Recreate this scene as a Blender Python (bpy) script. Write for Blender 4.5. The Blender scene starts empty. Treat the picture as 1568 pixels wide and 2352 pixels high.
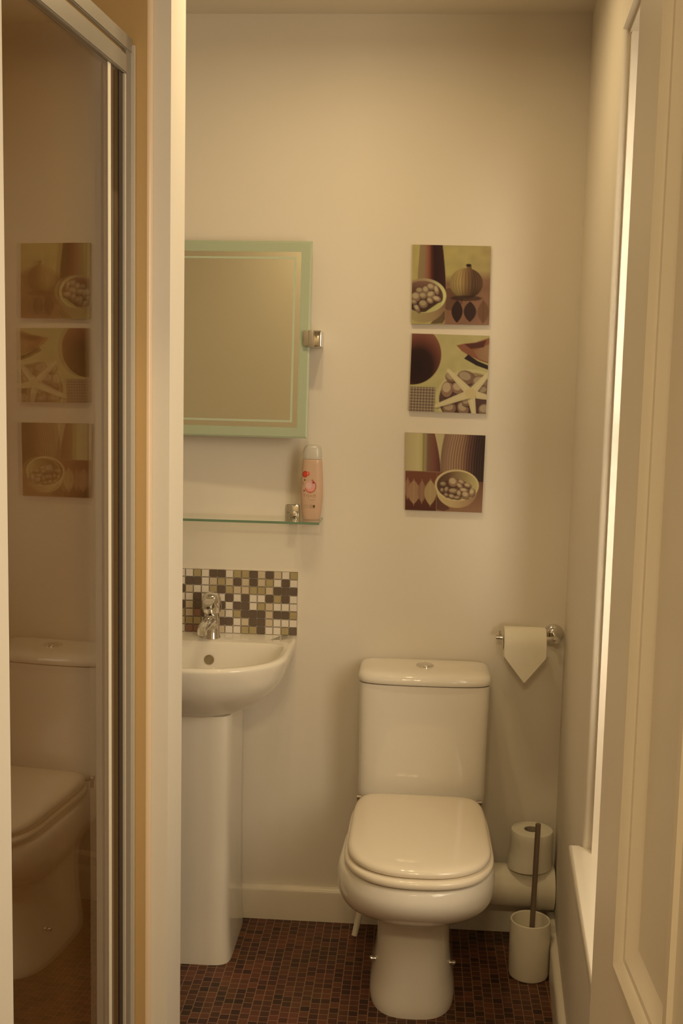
import bpy, bmesh, math, random
import numpy as np
from mathutils import Vector, Matrix

random.seed(7)
S = bpy.context.scene
COL = S.collection
R = math.radians

# ------------------------------------------------------------------ camera, world, lights, exposure
CAM_YAW, CAM_PITCH, CAM_ROLL, F_PX = R(3.8), R(6.6), R(-1.27), 2600.0
fw = Vector((-math.sin(CAM_YAW) * math.cos(CAM_PITCH), math.cos(CAM_YAW) * math.cos(CAM_PITCH), -math.sin(CAM_PITCH)))
rt = Vector((math.cos(CAM_YAW), math.sin(CAM_YAW), 0))
up = rt.cross(fw)
rr = rt * math.cos(CAM_ROLL) - up * math.sin(CAM_ROLL)
uu = rr.cross(fw)
cam_data = bpy.data.cameras.new('camera')
cam = bpy.data.objects.new('camera', cam_data)
COL.objects.link(cam)
M = Matrix((rr, uu, -fw)).transposed().to_4x4()
M.translation = Vector((0, 0, 1.45))
cam.matrix_world = M
cam_data.sensor_fit = 'VERTICAL'
cam_data.sensor_height = 36.0
cam_data.lens = F_PX / 2352.0 * 36.0
cam_data.clip_start = 0.02
S.camera = cam

S.view_settings.view_transform = 'Standard'
S.view_settings.look = 'None'
S.view_settings.gamma = 1.0
S.view_settings.use_curve_mapping = False
S.view_settings.exposure = 0.0

world = bpy.data.worlds.new('daylight')
S.world = world
world.use_nodes = True
wb = world.node_tree.nodes['Background']
wb.inputs[0].default_value = (1.0, 0.78, 0.5, 1)
wb.inputs[1].default_value = 0.5


def area(name, loc, target, sx, sy, power, color, shape='RECTANGLE', spread=180):
    d = bpy.data.lights.new(name, 'AREA')
    d.shape = shape
    d.size = sx
    d.size_y = sy
    d.energy = power
    d.color = color
    d.spread = R(spread)
    o = bpy.data.objects.new(name, d)
    COL.objects.link(o)
    o.location = loc
    o.rotation_euler = (Vector(target) - Vector(loc)).to_track_quat('-Z', 'Y').to_euler()
    return o


# daylight through the side window plus an added beam on its reveal, two ceiling downlights over the back of the room, the hall lamp behind the camera
area('window_daylight_and_fill', (0.70, 1.20, 1.45), (-0.2, 2.15, 1.35), 0.45, 1.1, 9.6, (1.0, 0.845, 0.62))
area('window_daylight_and_fill', (1.20, 1.00, 2.00), (-0.4, 2.0, 1.0), 1.0, 1.3, 10.0, (1.0, 0.86, 0.65))
area('window_daylight_and_fill', (0.50, 0.92, 1.38), (0.385, 2.13, 1.38), 0.20, 1.1, 0.9, (1.0, 0.85, 0.62), 'RECTANGLE', 18)  # narrow extra beam, added only to brighten the far window reveal
area('downlight', (-0.24, 2.27, 2.335), (-0.24, 2.27, 0), 0.07, 0.07, 2.2, (1.0, 0.755, 0.40), 'DISK', 172)
area('downlight', (-0.06, 2.25, 2.335), (-0.06, 2.25, 0), 0.07, 0.07, 2.2, (1.0, 0.755, 0.40), 'DISK', 172)
area('hall_lamp', (-0.24, -0.60, 2.30), (-0.2, -0.2, 0), 0.17, 0.17, 8.6, (1.0, 0.755, 0.40), 'DISK')
area('hall_lamp', (-0.02, -0.60, 2.30), (-0.06, -0.2, 0), 0.17, 0.17, 8.6, (1.0, 0.755, 0.40), 'DISK')

# ------------------------------------------------------------------ materials
def lin(c):
    c = c / 255.0
    return c / 12.92 if c <= 0.04045 else ((c + 0.055) / 1.055) ** 2.4


def rgb(r, g, b):
    return (lin(r), lin(g), lin(b))


def mat(name, color, rough=0.5, metal=0.0, spec=0.5, noise=0.0, nscale=30.0, bump=0.0, coat=0.0):
    m = bpy.data.materials.new(name)
    m.use_nodes = True
    nt = m.node_tree
    b = nt.nodes['Principled BSDF']
    b.inputs['Base Color'].default_value = (*color, 1)
    b.inputs['Roughness'].default_value = rough
    b.inputs['Metallic'].default_value = metal
    b.inputs['Specular IOR Level'].default_value = spec
    b.inputs['Coat Weight'].default_value = coat
    b.inputs['Coat Roughness'].default_value = 0.06
    if noise or bump:
        tc = nt.nodes.new('ShaderNodeTexCoord')
        n = nt.nodes.new('ShaderNodeTexNoise')
        n.inputs['Scale'].default_value = nscale
        n.inputs['Detail'].default_value = 4
        nt.links.new(tc.outputs['Object'], n.inputs['Vector'])
        if noise:
            mx = nt.nodes.new('ShaderNodeMix')
            mx.data_type = 'RGBA'
            mx.inputs[6].default_value = (*[c * (1 - noise) for c in color], 1)
            mx.inputs[7].default_value = (*[min(1, c * (1 + noise)) for c in color], 1)
            nt.links.new(n.outputs['Fac'], mx.inputs[0])
            nt.links.new(mx.outputs[2], b.inputs['Base Color'])
        if bump:
            bp = nt.nodes.new('ShaderNodeBump')
            bp.inputs['Strength'].default_value = bump
            bp.inputs['Distance'].default_value = 0.002
            nt.links.new(n.outputs['Fac'], bp.inputs['Height'])
            nt.links.new(bp.outputs['Normal'], b.inputs['Normal'])
    return m


def glass_mat(name, tint, rough=0.0, f0=0.045, diffuse=0.0, dcol=(0.8, 0.8, 0.8)):
    """Thin clear sheet: transparent body, Schlick mirror reflection on each face."""
    m = bpy.data.materials.new(name)
    m.use_nodes = True
    nt = m.node_tree
    nt.nodes.clear()
    out = nt.nodes.new('ShaderNodeOutputMaterial')
    tr = nt.nodes.new('ShaderNodeBsdfTransparent')
    tr.inputs[0].default_value = (*tint, 1)
    gl = nt.nodes.new('ShaderNodeBsdfGlossy')
    gl.inputs['Color'].default_value = (1, 1, 1, 1)
    gl.inputs['Roughness'].default_value = rough
    geo = nt.nodes.new('ShaderNodeNewGeometry')
    dot = nt.nodes.new('ShaderNodeVectorMath')
    dot.operation = 'DOT_PRODUCT'
    nt.links.new(geo.outputs['Incoming'], dot.inputs[0])
    nt.links.new(geo.outputs['Normal'], dot.inputs[1])

    def math_node(op, a, b):
        n = nt.nodes.new('ShaderNodeMath')
        n.operation = op
        for i, v in enumerate((a, b)):
            if v is None:
                continue
            if isinstance(v, (int, float)):
                n.inputs[i].default_value = v
            else:
                nt.links.new(v, n.inputs[i])
        return n.outputs[0]
    a = math_node('ABSOLUTE', dot.outputs['Value'], None)
    inv = math_node('SUBTRACT', 1.0, a)
    p5 = math_node('POWER', inv, 5.0)
    fac = math_node('ADD', math_node('MULTIPLY', p5, 1 - f0), f0)
    body = tr.outputs[0]
    if diffuse:
        df = nt.nodes.new('ShaderNodeBsdfPrincipled')
        df.inputs['Base Color'].default_value = (*dcol, 1)
        df.inputs['Roughness'].default_value = 0.4
        mx0 = nt.nodes.new('ShaderNodeMixShader')
        mx0.inputs[0].default_value = diffuse
        nt.links.new(tr.outputs[0], mx0.inputs[1])
        nt.links.new(df.outputs[0], mx0.inputs[2])
        body = mx0.outputs[0]
    mx = nt.nodes.new('ShaderNodeMixShader')
    nt.links.new(fac, mx.inputs[0])
    nt.links.new(body, mx.inputs[1])
    nt.links.new(gl.outputs[0], mx.inputs[2])
    nt.links.new(mx.outputs[0], out.inputs[0])
    return m


def print_mat(name, rough=0.45):
    m = bpy.data.materials.new(name)
    m.use_nodes = True
    nt = m.node_tree
    b = nt.nodes['Principled BSDF']
    at = nt.nodes.new('ShaderNodeAttribute')
    at.attribute_name = 'ink'
    nt.links.new(at.outputs['Color'], b.inputs['Base Color'])
    b.inputs['Roughness'].default_value = rough
    b.inputs['Specular IOR Level'].default_value = 0.12
    return m


def floor_mat():
    m = bpy.data.materials.new('brown_mosaic_floor')
    m.use_nodes = True
    nt = m.node_tree
    b = nt.nodes['Principled BSDF']
    tc = nt.nodes.new('ShaderNodeTexCoord')
    mp = nt.nodes.new('ShaderNodeMapping')
    mp.inputs['Rotation'].default_value = (0, 0, R(90))
    nt.links.new(tc.outputs['Object'], mp.inputs['Vector'])
    br = nt.nodes.new('ShaderNodeTexBrick')
    br.offset = 0.35
    br.offset_frequency = 3
    br.squash = 1.0
    br.inputs['Scale'].default_value = 1.0
    br.inputs['Brick Width'].default_value = 0.0225
    br.inputs['Row Height'].default_value = 0.0225
    br.inputs['Mortar Size'].default_value = 0.0011
    br.inputs['Mortar Smooth'].default_value = 0.2
    br.inputs['Bias'].default_value = 0.0
    br.inputs['Color1'].default_value = (0.180, 0.064, 0.032, 1)
    br.inputs['Color2'].default_value = (0.050, 0.022, 0.015, 1)
    br.inputs['Mortar'].default_value = (0.34, 0.19, 0.11, 1)
    nt.links.new(mp.outputs[0], br.inputs['Vector'])
    n = nt.nodes.new('ShaderNodeTexNoise')
    n.inputs['Scale'].default_value = 9.0
    nt.links.new(tc.outputs['Object'], n.inputs['Vector'])
    mx = nt.nodes.new('ShaderNodeMix')
    mx.data_type = 'RGBA'
    mx.blend_type = 'MULTIPLY'
    mx.inputs[0].default_value = 0.35
    nt.links.new(br.outputs['Color'], mx.inputs[6])
    nt.links.new(n.outputs['Color'], mx.inputs[7])
    nt.links.new(mx.outputs[2], b.inputs['Base Color'])
    b.inputs['Roughness'].default_value = 0.42
    b.inputs['Specular IOR Level'].default_value = 0.3
    bp = nt.nodes.new('ShaderNodeBump')
    bp.inputs['Strength'].default_value = 0.3
    bp.inputs['Distance'].default_value = 0.001
    bp.invert = True
    nt.links.new(br.outputs['Fac'], bp.inputs['Height'])
    nt.links.new(bp.outputs['Normal'], b.inputs['Normal'])
    return m


PAINT = (0.80, 0.735, 0.64)
m_wall = mat('wall_paint', PAINT, 0.6, spec=0.25, noise=0.02, nscale=6, bump=0.05)
m_ceil = mat('ceiling_paint', (0.78, 0.72, 0.62), 0.7, spec=0.2, noise=0.02, nscale=5, bump=0.04)
m_gloss = mat('gloss_wood_paint', (0.82, 0.75, 0.64), 0.28, spec=0.45, noise=0.015, nscale=12, bump=0.03)
m_door = mat('door_paint', (0.78, 0.71, 0.60), 0.33, spec=0.45, noise=0.02, nscale=9, bump=0.04)
m_shower = mat('shower_wall_panel', (0.56, 0.37, 0.165), 0.25, spec=0.5, noise=0.04, nscale=4)
m_ceramic = mat('white_ceramic', (0.86, 0.805, 0.715), 0.035, spec=0.5, noise=0.006, nscale=3)
m_seat = mat('white_seat_plastic', (0.87, 0.78, 0.645), 0.06, spec=0.45, noise=0.006, nscale=3)
m_chrome = mat('chrome', (0.78, 0.76, 0.72), 0.07, metal=1.0, noise=0.01, nscale=20)
m_alu = mat('anodised_aluminium', (0.33, 0.295, 0.25), 0.38, metal=0.45, noise=0.02, nscale=60)
m_alub = mat('polished_aluminium', (0.74, 0.69, 0.62), 0.25, metal=0.35, noise=0.02, nscale=60)
m_seal = mat('dark_rubber_seal', (0.035, 0.022, 0.015), 0.5, noise=0.1, nscale=80)
m_steel = mat('dark_brushed_steel', (0.34, 0.27, 0.22), 0.32, metal=0.7, noise=0.05, nscale=90)
m_plast = mat('white_plastic_pipe', (0.83, 0.77, 0.64), 0.35, spec=0.4, noise=0.02, nscale=10)
m_paper = mat('toilet_paper', (0.83, 0.78, 0.66), 0.9, spec=0.1, noise=0.03, nscale=60, bump=0.15)
m_card = mat('grey_cardboard', (0.38, 0.32, 0.24), 0.9, spec=0.1, noise=0.06, nscale=60)
m_cup = mat('matt_white_ceramic', (0.80, 0.74, 0.62), 0.45, spec=0.4, noise=0.02, nscale=14)
m_bristle = mat('white_bristle', (0.75, 0.70, 0.55), 0.8, noise=0.15, nscale=200, bump=0.6)
m_grout = mat('pale_grout', (0.80, 0.73, 0.63), 0.8, spec=0.2, noise=0.05, nscale=80)
m_td = mat('dark_mosaic_glaze', (0.145, 0.104, 0.078), 0.22, noise=0.15, nscale=50)
m_to = mat('olive_mosaic_glaze', (0.43, 0.35, 0.19), 0.22, noise=0.12, nscale=50)
m_tm = mat('beige_mosaic_glaze', (0.62, 0.52, 0.38), 0.22, noise=0.08, nscale=50)
m_tl = mat('cream_mosaic_glaze', (0.78, 0.71, 0.63), 0.22, noise=0.05, nscale=50)
m_tr = mat('red_reflection_mosaic', (0.30, 0.16, 0.11), 0.22, noise=0.15, nscale=50)  # reddish reflection on lower left tiles, put into their base colour
m_frost = mat('frosted_glass', (0.44, 0.51, 0.37), 0.42, spec=0.5, noise=0.01, nscale=30)
m_frostl = mat('etched_line', (0.52, 0.60, 0.46), 0.5, spec=0.4, noise=0.01, nscale=30)
m_mirror = mat('silvered_glass', (0.93, 0.93, 0.82), 0.02, metal=1.0, noise=0.004, nscale=5)
m_glass = glass_mat('bronze_shower_glass', (0.87, 0.82, 0.74), f0=0.065)
m_shelf = glass_mat('clear_shelf_glass', (0.97, 0.985, 0.965), f0=0.04)
m_edge = mat('green_glass_edge', (0.16, 0.26, 0.17), 0.15, noise=0.08, nscale=40)
m_pane = glass_mat('window_pane', (0.98, 0.98, 0.97), f0=0.04)
m_cap = glass_mat('translucent_cap', (0.93, 0.92, 0.9), rough=0.25, f0=0.04, diffuse=0.45, dcol=(0.76, 0.74, 0.68))
m_hole = mat('dark_hole', (0.03, 0.022, 0.015), 0.6, noise=0.1, nscale=50)
m_overflow = mat('overflow_ring_metal', (0.40, 0.34, 0.24), 0.3, metal=0.7, noise=0.04, nscale=50)
m_board = mat('picture_panel_edge', (0.42, 0.36, 0.26), 0.6, noise=0.1, nscale=40)
m_print = print_mat('printed_image')
m_floor = floor_mat()


# ------------------------------------------------------------------ builders
def props(o, label=None, cat=None, group=None, kind=None):
    if label:
        o['label'] = label
    if cat:
        o['category'] = cat
    if group:
        o['group'] = group
    if kind:
        o['kind'] = kind
    return o


def thing(name, loc, label, cat, group=None, kind=None):
    o = bpy.data.objects.new(name, None)
    o.empty_display_size = 0.05
    COL.objects.link(o)
    o.location = loc
    return props(o, label, cat, group, kind)


def wloc(o):
    v = Vector(o.location)
    while o.parent:
        o = o.parent
        v = v + Vector(o.location)
    return v


class MB:
    """Collects shapes in world metres; link() makes them ONE mesh object."""

    def __init__(self):
        self.bm = bmesh.new()

    def _xf(self, new, mtx):
        if mtx is not None:
            bmesh.ops.transform(self.bm, matrix=mtx, verts=new)

    def box(self, lo, hi, bevel=0.0, seg=2, mtx=None, mi=0):
        lo, hi = Vector(lo), Vector(hi)
        r = bmesh.ops.create_cube(self.bm, size=1.0)
        vs = r['verts']
        for v in vs:
            v.co = Vector(((lo.x + hi.x) / 2 + v.co.x * (hi.x - lo.x), (lo.y + hi.y) / 2 + v.co.y * (hi.y - lo.y),
                           (lo.z + hi.z) / 2 + v.co.z * (hi.z - lo.z)))
        fs = {f for v in vs for f in v.link_faces}
        for f in fs:
            f.material_index = mi
        if bevel:
            es = {e for v in vs for e in v.link_edges}
            r2 = bmesh.ops.bevel(self.bm, geom=list(es), offset=bevel, segments=seg, profile=0.5, affect='EDGES')
            vs = list({v for f in r2['faces'] for v in f.verts} | {v for v in vs if v.is_valid})
        self._xf(vs, mtx)
        return self

    def prism(self, pts, z0, z1):
        bot = [self.bm.verts.new((p[0], p[1], z0)) for p in pts]
        top = [self.bm.verts.new((p[0], p[1], z1)) for p in pts]
        n = len(pts)
        self.bm.faces.new(bot[::-1])
        self.bm.faces.new(top)
        for i in range(n):
            self.bm.faces.new((bot[i], bot[(i + 1) % n], top[(i + 1) % n], top[i]))
        return self

    def loft(self, rings, cap0=True, cap1=True, closed=True, mi=0):
        vr = [[self.bm.verts.new(p) for p in ring] for ring in rings]
        n = len(rings[0])
        for a, b in zip(vr[:-1], vr[1:]):
            for i in range(n if closed else n - 1):
                f = self.bm.faces.new((a[i], a[(i + 1) % n], b[(i + 1) % n], b[i]))
                f.material_index = mi
        if cap0:
            self.bm.faces.new(vr[0][::-1]).material_index = mi
        if cap1:
            self.bm.faces.new(vr[-1]).material_index = mi
        return self

    def lathe(self, prof, origin, axis=(0, 0, 1), n=40, cap0=True, cap1=True, mi=0):
        ax = Vector(axis).normalized()
        q = ax.to_track_quat('Z', 'Y')
        o = Vector(origin)
        rings = []
        for r, z in prof:
            rings.append([o + q @ Vector((r * math.cos(2 * math.pi * k / n), r * math.sin(2 * math.pi * k / n), z)) for k in range(n)])
        return self.loft(rings, cap0, cap1, mi=mi)

    def tube(self, path, radii, n=20, mi=0):
        path = [Vector(p) for p in path]
        if not hasattr(radii, '__len__'):
            radii = [radii] * len(path)
        rings = []
        ref = None
        for i, p in enumerate(path):
            t = (path[min(i + 1, len(path) - 1)] - path[max(i - 1, 0)]).normalized()
            if ref is None:
                ref = Vector((0, 0, 1)) if abs(t.z) < 0.9 else Vector((1, 0, 0))
            a = (ref - t * ref.dot(t)).normalized()
            ref = a
            b = t.cross(a)
            rings.append([p + (a * math.cos(2 * math.pi * k / n) + b * math.sin(2 * math.pi * k / n)) * radii[i] for k in range(n)])
        return self.loft(rings, mi=mi)

    def link(self, name, mats, parent=None, smooth=True, angle=35, recalc=True):
        bm = self.bm
        if recalc:
            bmesh.ops.recalc_face_normals(bm, faces=bm.faces)
        me = bpy.data.meshes.new(name)
        off = wloc(parent) if parent else None
        if off is None:
            xs = [v.co for v in bm.verts]
            lo = Vector((min(c.x for c in xs), min(c.y for c in xs), min(c.z for c in xs)))
            hi = Vector((max(c.x for c in xs), max(c.y for c in xs), max(c.z for c in xs)))
            off = Vector(((lo.x + hi.x) / 2, (lo.y + hi.y) / 2, lo.z))
        for v in bm.verts:
            v.co -= off
        bm.to_mesh(me)
        bm.free()
        for m in (mats if isinstance(mats, (list, tuple)) else [mats]):
            me.materials.append(m)
        if smooth:
            me.shade_smooth()
            me.set_sharp_from_angle(angle=R(angle))
        o = bpy.data.objects.new(name, me)
        COL.objects.link(o)
        if parent:
            o.parent = parent
        else:
            o.location = off
        return o


def struct(o):
    o['kind'] = 'structure'
    return o


def spow(v, p):
    return math.copysign(abs(v) ** p, v)


def ring(cx, w, yf, yc, yr, z, nf=2.3, nr=6.0, N=96, tilt=0.0):
    """Closed plan outline: rounded towards the room (-Y), squarer towards the back wall."""
    out = []
    for k in range(N):
        t = 2 * math.pi * k / N
        c, s = math.cos(t), math.sin(t)
        if s >= 0:
            x, y = w * spow(c, 2 / nr), yc + (yr - yc) * spow(s, 2 / nr)
        else:
            x, y = w * spow(c, 2 / nf), yc + (yc - yf) * spow(s, 2 / nf)
        out.append(Vector((cx + x, y, z + tilt * (y - yc))))
    return out


def resample(rows, n):
    """Catmull-Rom through rows of numbers."""
    rows = [np.array(r, float) for r in rows]
    P = [rows[0]] + rows + [rows[-1]]
    out = []
    for i in range(1, len(P) - 2):
        for j in range(n):
            t = j / n
            a, b, c, d = P[i - 1], P[i], P[i + 1], P[i + 2]
            out.append(0.5 * (2 * b + (c - a) * t + (2 * a - 5 * b + 4 * c - d) * t * t + (3 * b - a - 3 * c + d) * t ** 3))
    out.append(rows[-1])
    return out


# ------------------------------------------------------------------ the room
BW = 2.915                      # back wall plane
CEIL = 2.352
SA = R(3.75)                    # the side walls run slightly off square
TA = math.tan(SA)


def side_x(x0, y0, y):
    return x0 + (y - y0) * TA


def wr(y, n=0.0):               # right wall face, n metres out into the wall
    return side_x(0.393, BW, y) + n / math.cos(SA)


struct(MB().box((-1.5, -1.7, -0.08), (1.3, 3.0, 0.0)).link('floor', m_floor, smooth=False))
struct(MB().box((-1.5, -1.7, CEIL), (1.3, 3.0, CEIL + 0.08)).link('ceiling', m_ceil, smooth=False))
struct(MB().box((-1.5, BW, 0), (0.70, 3.0, CEIL)).link('wall_back', m_wall, smooth=False))
struct(MB().box((-1.5, -1.7, 0), (-1.36, BW, CEIL)).link('wall_left', m_wall, smooth=False))

# right wall with its window opening
WY0, WY1, SILL_Z, HEAD_Z, WT = 0.80, 2.130, 0.534, 2.083, 0.17  # near edge widened unseen behind the door so more light reaches the reveal
b = MB()


def slab(b, y0, y1, z0, z1):
    b.prism([(wr(y0), y0), (wr(y0, WT), y0), (wr(y1, WT), y1), (wr(y1), y1)], z0, z1)


slab(b, -1.7, WY0, 0, CEIL)
slab(b, WY0, WY1, 0, SILL_Z)
slab(b, WY0, WY1, HEAD_Z, CEIL)
# far pier with a rounded plaster arris
rc = 0.012
arc = [(wr(WY1 + rc - rc * math.sin(t)) + rc - rc * math.cos(t), WY1 + rc - rc * math.sin(t)) for t in [R(90 * k / 8) for k in range(9)]]
arc = [(x, y) for x, y in arc]
b.prism([(wr(BW), BW)] + [(wr(WY1 + rc), WY1 + rc)] + arc[1:] + [(wr(WY1, WT), WY1), (wr(BW, WT), BW)], 0, CEIL)
struct(b.link('wall_right', m_wall, angle=30))

# window: lining, sill, frame, panes
win = thing('window_1', (wr(1.6, 0.1), 1.6, SILL_Z), None, None, kind='structure')
b = MB()
b.prism([(wr(WY1 - 0.0005, 0.0148), WY1 - 0.0005), (wr(WY1 - 0.0005, WT), WY1 - 0.0005), (wr(WY1 - 0.016, WT), WY1 - 0.016), (wr(WY1 - 0.016, 0.0148), WY1 - 0.016)], SILL_Z + 0.028, HEAD_Z)
b.prism([(wr(WY0, 0.012), WY0), (wr(WY0, WT), WY0), (wr(WY0 + 0.018, WT), WY0 + 0.018), (wr(WY0 + 0.018, 0.012), WY0 + 0.018)], SILL_Z + 0.028, HEAD_Z)
b.prism([(wr(WY0, 0.012), WY0), (wr(WY0, WT), WY0), (wr(WY1 - 0.003, WT), WY1 - 0.003), (wr(WY1 - 0.003, 0.012), WY1 - 0.003)], HEAD_Z - 0.008, HEAD_Z)
b.prism([(wr(WY1 - 0.014, 0.0142), WY1 - 0.014), (wr(WY1 - 0.014, WT), WY1 - 0.014), (wr(WY1 - 0.020, WT), WY1 - 0.020), (wr(WY1 - 0.020, 0.0142), WY1 - 0.020)], SILL_Z + 0.025, SILL_Z + 0.046)
b.link('reveal_lining', m_gloss, win)
b = MB()
ye = WY1 + 0.022
b.prism([(wr(ye, -0.026), ye), (wr(ye, -0.0005), ye), (wr(WY1 - 0.001, -0.0005), WY1 - 0.001), (wr(WY1 - 0.001, WT), WY1 - 0.001), (wr(WY0 + 0.001, WT), WY0 + 0.001),
         (wr(WY0 + 0.001, -0.0005), WY0 + 0.001), (wr(WY0 - 0.05, -0.0005), WY0 - 0.05), (wr(WY0 - 0.05, -0.026), WY0 - 0.05)], SILL_Z, SILL_Z + 0.026)
bmesh.ops.bevel(b.bm, geom=[e for e in b.bm.edges if abs(e.verts[0].co.z - e.verts[1].co.z) < 1e-6], offset=0.006, segments=3, profile=0.5, affect='EDGES')
b.link('window_sill', m_gloss, win)
b = MB()


def wframe(b, y0, y1, z0, z1):
    b.prism([(wr(y0, 0.115), y0), (wr(y0, 0.155), y0), (wr(y1, 0.155), y1), (wr(y1, 0.115), y1)], z0, z1)


fy0, fy1, fz0, fz1 = WY0 + 0.019, WY1 - 0.028, SILL_Z + 0.027, HEAD_Z - 0.021
wframe(b, fy0, fy0 + 0.045, fz0, fz1)
wframe(b, fy1 - 0.045, fy1, fz0, fz1)
wframe(b, fy0 + 0.045, fy1 - 0.045, fz0, fz0 + 0.05)
wframe(b, fy0 + 0.045, fy1 - 0.045, fz1 - 0.045, fz1)
wframe(b, fy0 + 0.045, fy1 - 0.045, 1.33, 1.37)
b.link('window_frame', m_gloss, win)
b = MB()
b.prism([(wr(fy0 + 0.04, 0.133), fy0 + 0.04), (wr(fy0 + 0.04, 0.137), fy0 + 0.04), (wr(fy1 - 0.04, 0.137), fy1 - 0.04), (wr(fy1 - 0.04, 0.133), fy1 - 0.04)], fz0 + 0.045, fz1 - 0.04)
b.link('glass_pane', m_pane, win, smooth=False)

# partition between shower and basin
PX, PY, PT = -0.444, 2.0, 0.092


def px(y):
    return side_x(PX, PY, y)


struct(MB().prism([(-1.36, PY), (PX, PY), (px(PY + PT), PY + PT), (-1.36, PY + PT)], 0, CEIL).link('wall_partition', m_wall, smooth=False))
# glazed shower lining on the partition, rounded edge trim
struct(MB().box((-1.36, PY - 0.009, 0), (-0.4835, PY - 0.0005, CEIL - 0.001)).link('wall_shower', m_shower, smooth=False))
b = MB()
b.loft([[Vector((-0.4834 + 0.0085 * math.sin(R(t)), PY - 0.0008 - 0.0083 * math.cos(R(t)), z)) for t in range(0, 91, 10)] + [Vector((-0.4834, PY - 0.0008, z))] for z in (0.0, CEIL - 0.001)])
struct(b.link('trim_1', mat('tile_trim', (0.76, 0.58, 0.40), 0.25, noise=0.02, nscale=20), angle=50))
# wall block on the near side of the shower
NY = 1.325
struct(MB().prism([(-1.36, 0.38), (px(0.38) - 0.003, 0.38), (px(NY) - 0.003, NY), (-1.36, NY)], 0, CEIL).link('wall_near', m_wall, smooth=False))
# entry wall with the doorway the picture is taken through
b = MB()
b.box((-1.36, 0.26, 0), (-0.56, 0.38, CEIL))
b.box((-0.56, 0.26, 2.03), (0.232, 0.38, CEIL))
struct(b.link('wall_entry', m_wall, smooth=False))
struct(MB().box((-1.36, -1.7, 0), (1.3, -1.6, CEIL)).link('wall_hall', m_wall, smooth=False))


# skirting
def skirt_prof(y0, h=0.092, d=0.017, r=0.014):
    p = [(0.0, 0.0), (d, 0.0), (d, h - r)]
    p += [(d - r + r * math.cos(R(t)), h - r + r * math.sin(R(t))) for t in range(15, 91, 15)]
    p += [(0.0, h)]
    return p


sp = skirt_prof(0)
b = MB()
b.loft([[Vector((x, BW - 0.0005 - d, z)) for d, z in sp] for x in (-1.359, wr(BW - 0.02) - 0.001)])
struct(b.link('baseboard_back', m_gloss, angle=40))
b = MB()
b.loft([[Vector((wr(y) - 0.0005 - d, y, z)) for d, z in sp] for y in (0.46, BW - 0.019)])
struct(b.link('baseboard_right', m_gloss, angle=40))

# ------------------------------------------------------------------ open door on the right
DL = Vector((0.191, 1.10, 0))
dd = Vector((math.sin(R(1.6)), -math.cos(R(1.6)), 0))      # from the leading edge back to the hinges
dn = Vector((-math.cos(R(1.6)), -math.sin(R(1.6)), 0))     # out of the face we see
DW, DZ0, DZ1, DTK = 0.69, 0.008, 1.985, 0.036


def dp(u, z, n=0.0):
    p = DL + dd * u + dn * n
    return Vector((p.x, p.y, z))


door = thing('door_1', (DL.x, DL.y - 0.35, DZ0), None, None, kind='structure')
panels = [(0.103, 0.298, 0.920, 1.865), (0.392, 0.587, 0.920, 1.865), (0.103, 0.298, 0.20, 0.73), (0.392, 0.587, 0.20, 0.73)]
us = sorted({0, DW} | {p[0] for p in panels} | {p[1] for p in panels})
zs = sorted({DZ0, DZ1} | {p[2] for p in panels} | {p[3] for p in panels})
b = MB()
for u0, u1 in zip(us[:-1], us[1:]):
    for z0, z1 in zip(zs[:-1], zs[1:]):
        if any(abs(u0 - p[0]) < 1e-6 and abs(z0 - p[2]) < 1e-6 for p in panels):
            continue
        q = [b.bm.verts.new(dp(u, z, n)) for n in (0, -DTK) for u, z in ((u0, z0), (u1, z0), (u1, z1), (u0, z1))]
        for f in ((0, 1, 2, 3), (7, 6, 5, 4), (0, 4, 5, 1), (1, 5, 6, 2), (2, 6, 7, 3), (3, 7, 4, 0)):
            b.bm.faces.new([q[i] for i in f])
bmesh.ops.remove_doubles(b.bm, verts=b.bm.verts, dist=1e-5)
seen = {}
for f in list(b.bm.faces):                                  # drop the doubled inner faces
    k = tuple(sorted(v.index for v in f.verts))
b.bm.verts.index_update()
for f in list(b.bm.faces):
    seen.setdefault(tuple(sorted(v.index for v in f.verts)), []).append(f)
dead = [f for fs in seen.values() if len(fs) > 1 for f in fs]
bmesh.ops.delete(b.bm, geom=dead, context='FACES_ONLY')
b.link('stiles_and_rails', m_door, door, smooth=False)
for u0, u1, z0, z1 in panels:
    b = MB()
    prof = [(0.0, 0.0), (0.004, 0.0035), (0.010, 0.0045), (0.017, 0.001), (0.020, -0.002), (0.025, -0.0025), (0.035, -0.009), (0.042, -0.011)]
    rings = [[dp(u0 + t, z0 + t, n), dp(u1 - t, z0 + t, n), dp(u1 - t, z1 - t, n), dp(u0 + t, z1 - t, n)] for t, n in prof]
    b.loft([[p + dn * -0.02 for p in rings[0]]] + rings, cap0=False, cap1=False)
    mo = b.link('panel_moulding', m_door, door, angle=20)
    b = MB()
    t = 0.039
    b.loft([[dp(u0 + t, z0 + t, n), dp(u1 - t, z0 + t, n), dp(u1 - t, z1 - t, n), dp(u0 + t, z1 - t, n)] for n in (-0.0105, -0.024)])
    b.link('door_panel', m_door, door, smooth=False)

# ------------------------------------------------------------------ shower screen
GX = -0.513
GA = math.tan(R(3.9))


def gp(y, n=0.0):               # point on the glass line, n metres towards the room
    return (GX + (y - PY) * GA + n * math.cos(SA), y - n * math.sin(SA))


def gslab(b, y0, y1, n0, n1, z0, z1):
    b.prism([gp(y0, n0), gp(y1, n0), gp(y1, n1), gp(y0, n1)], z0, z1)


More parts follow.
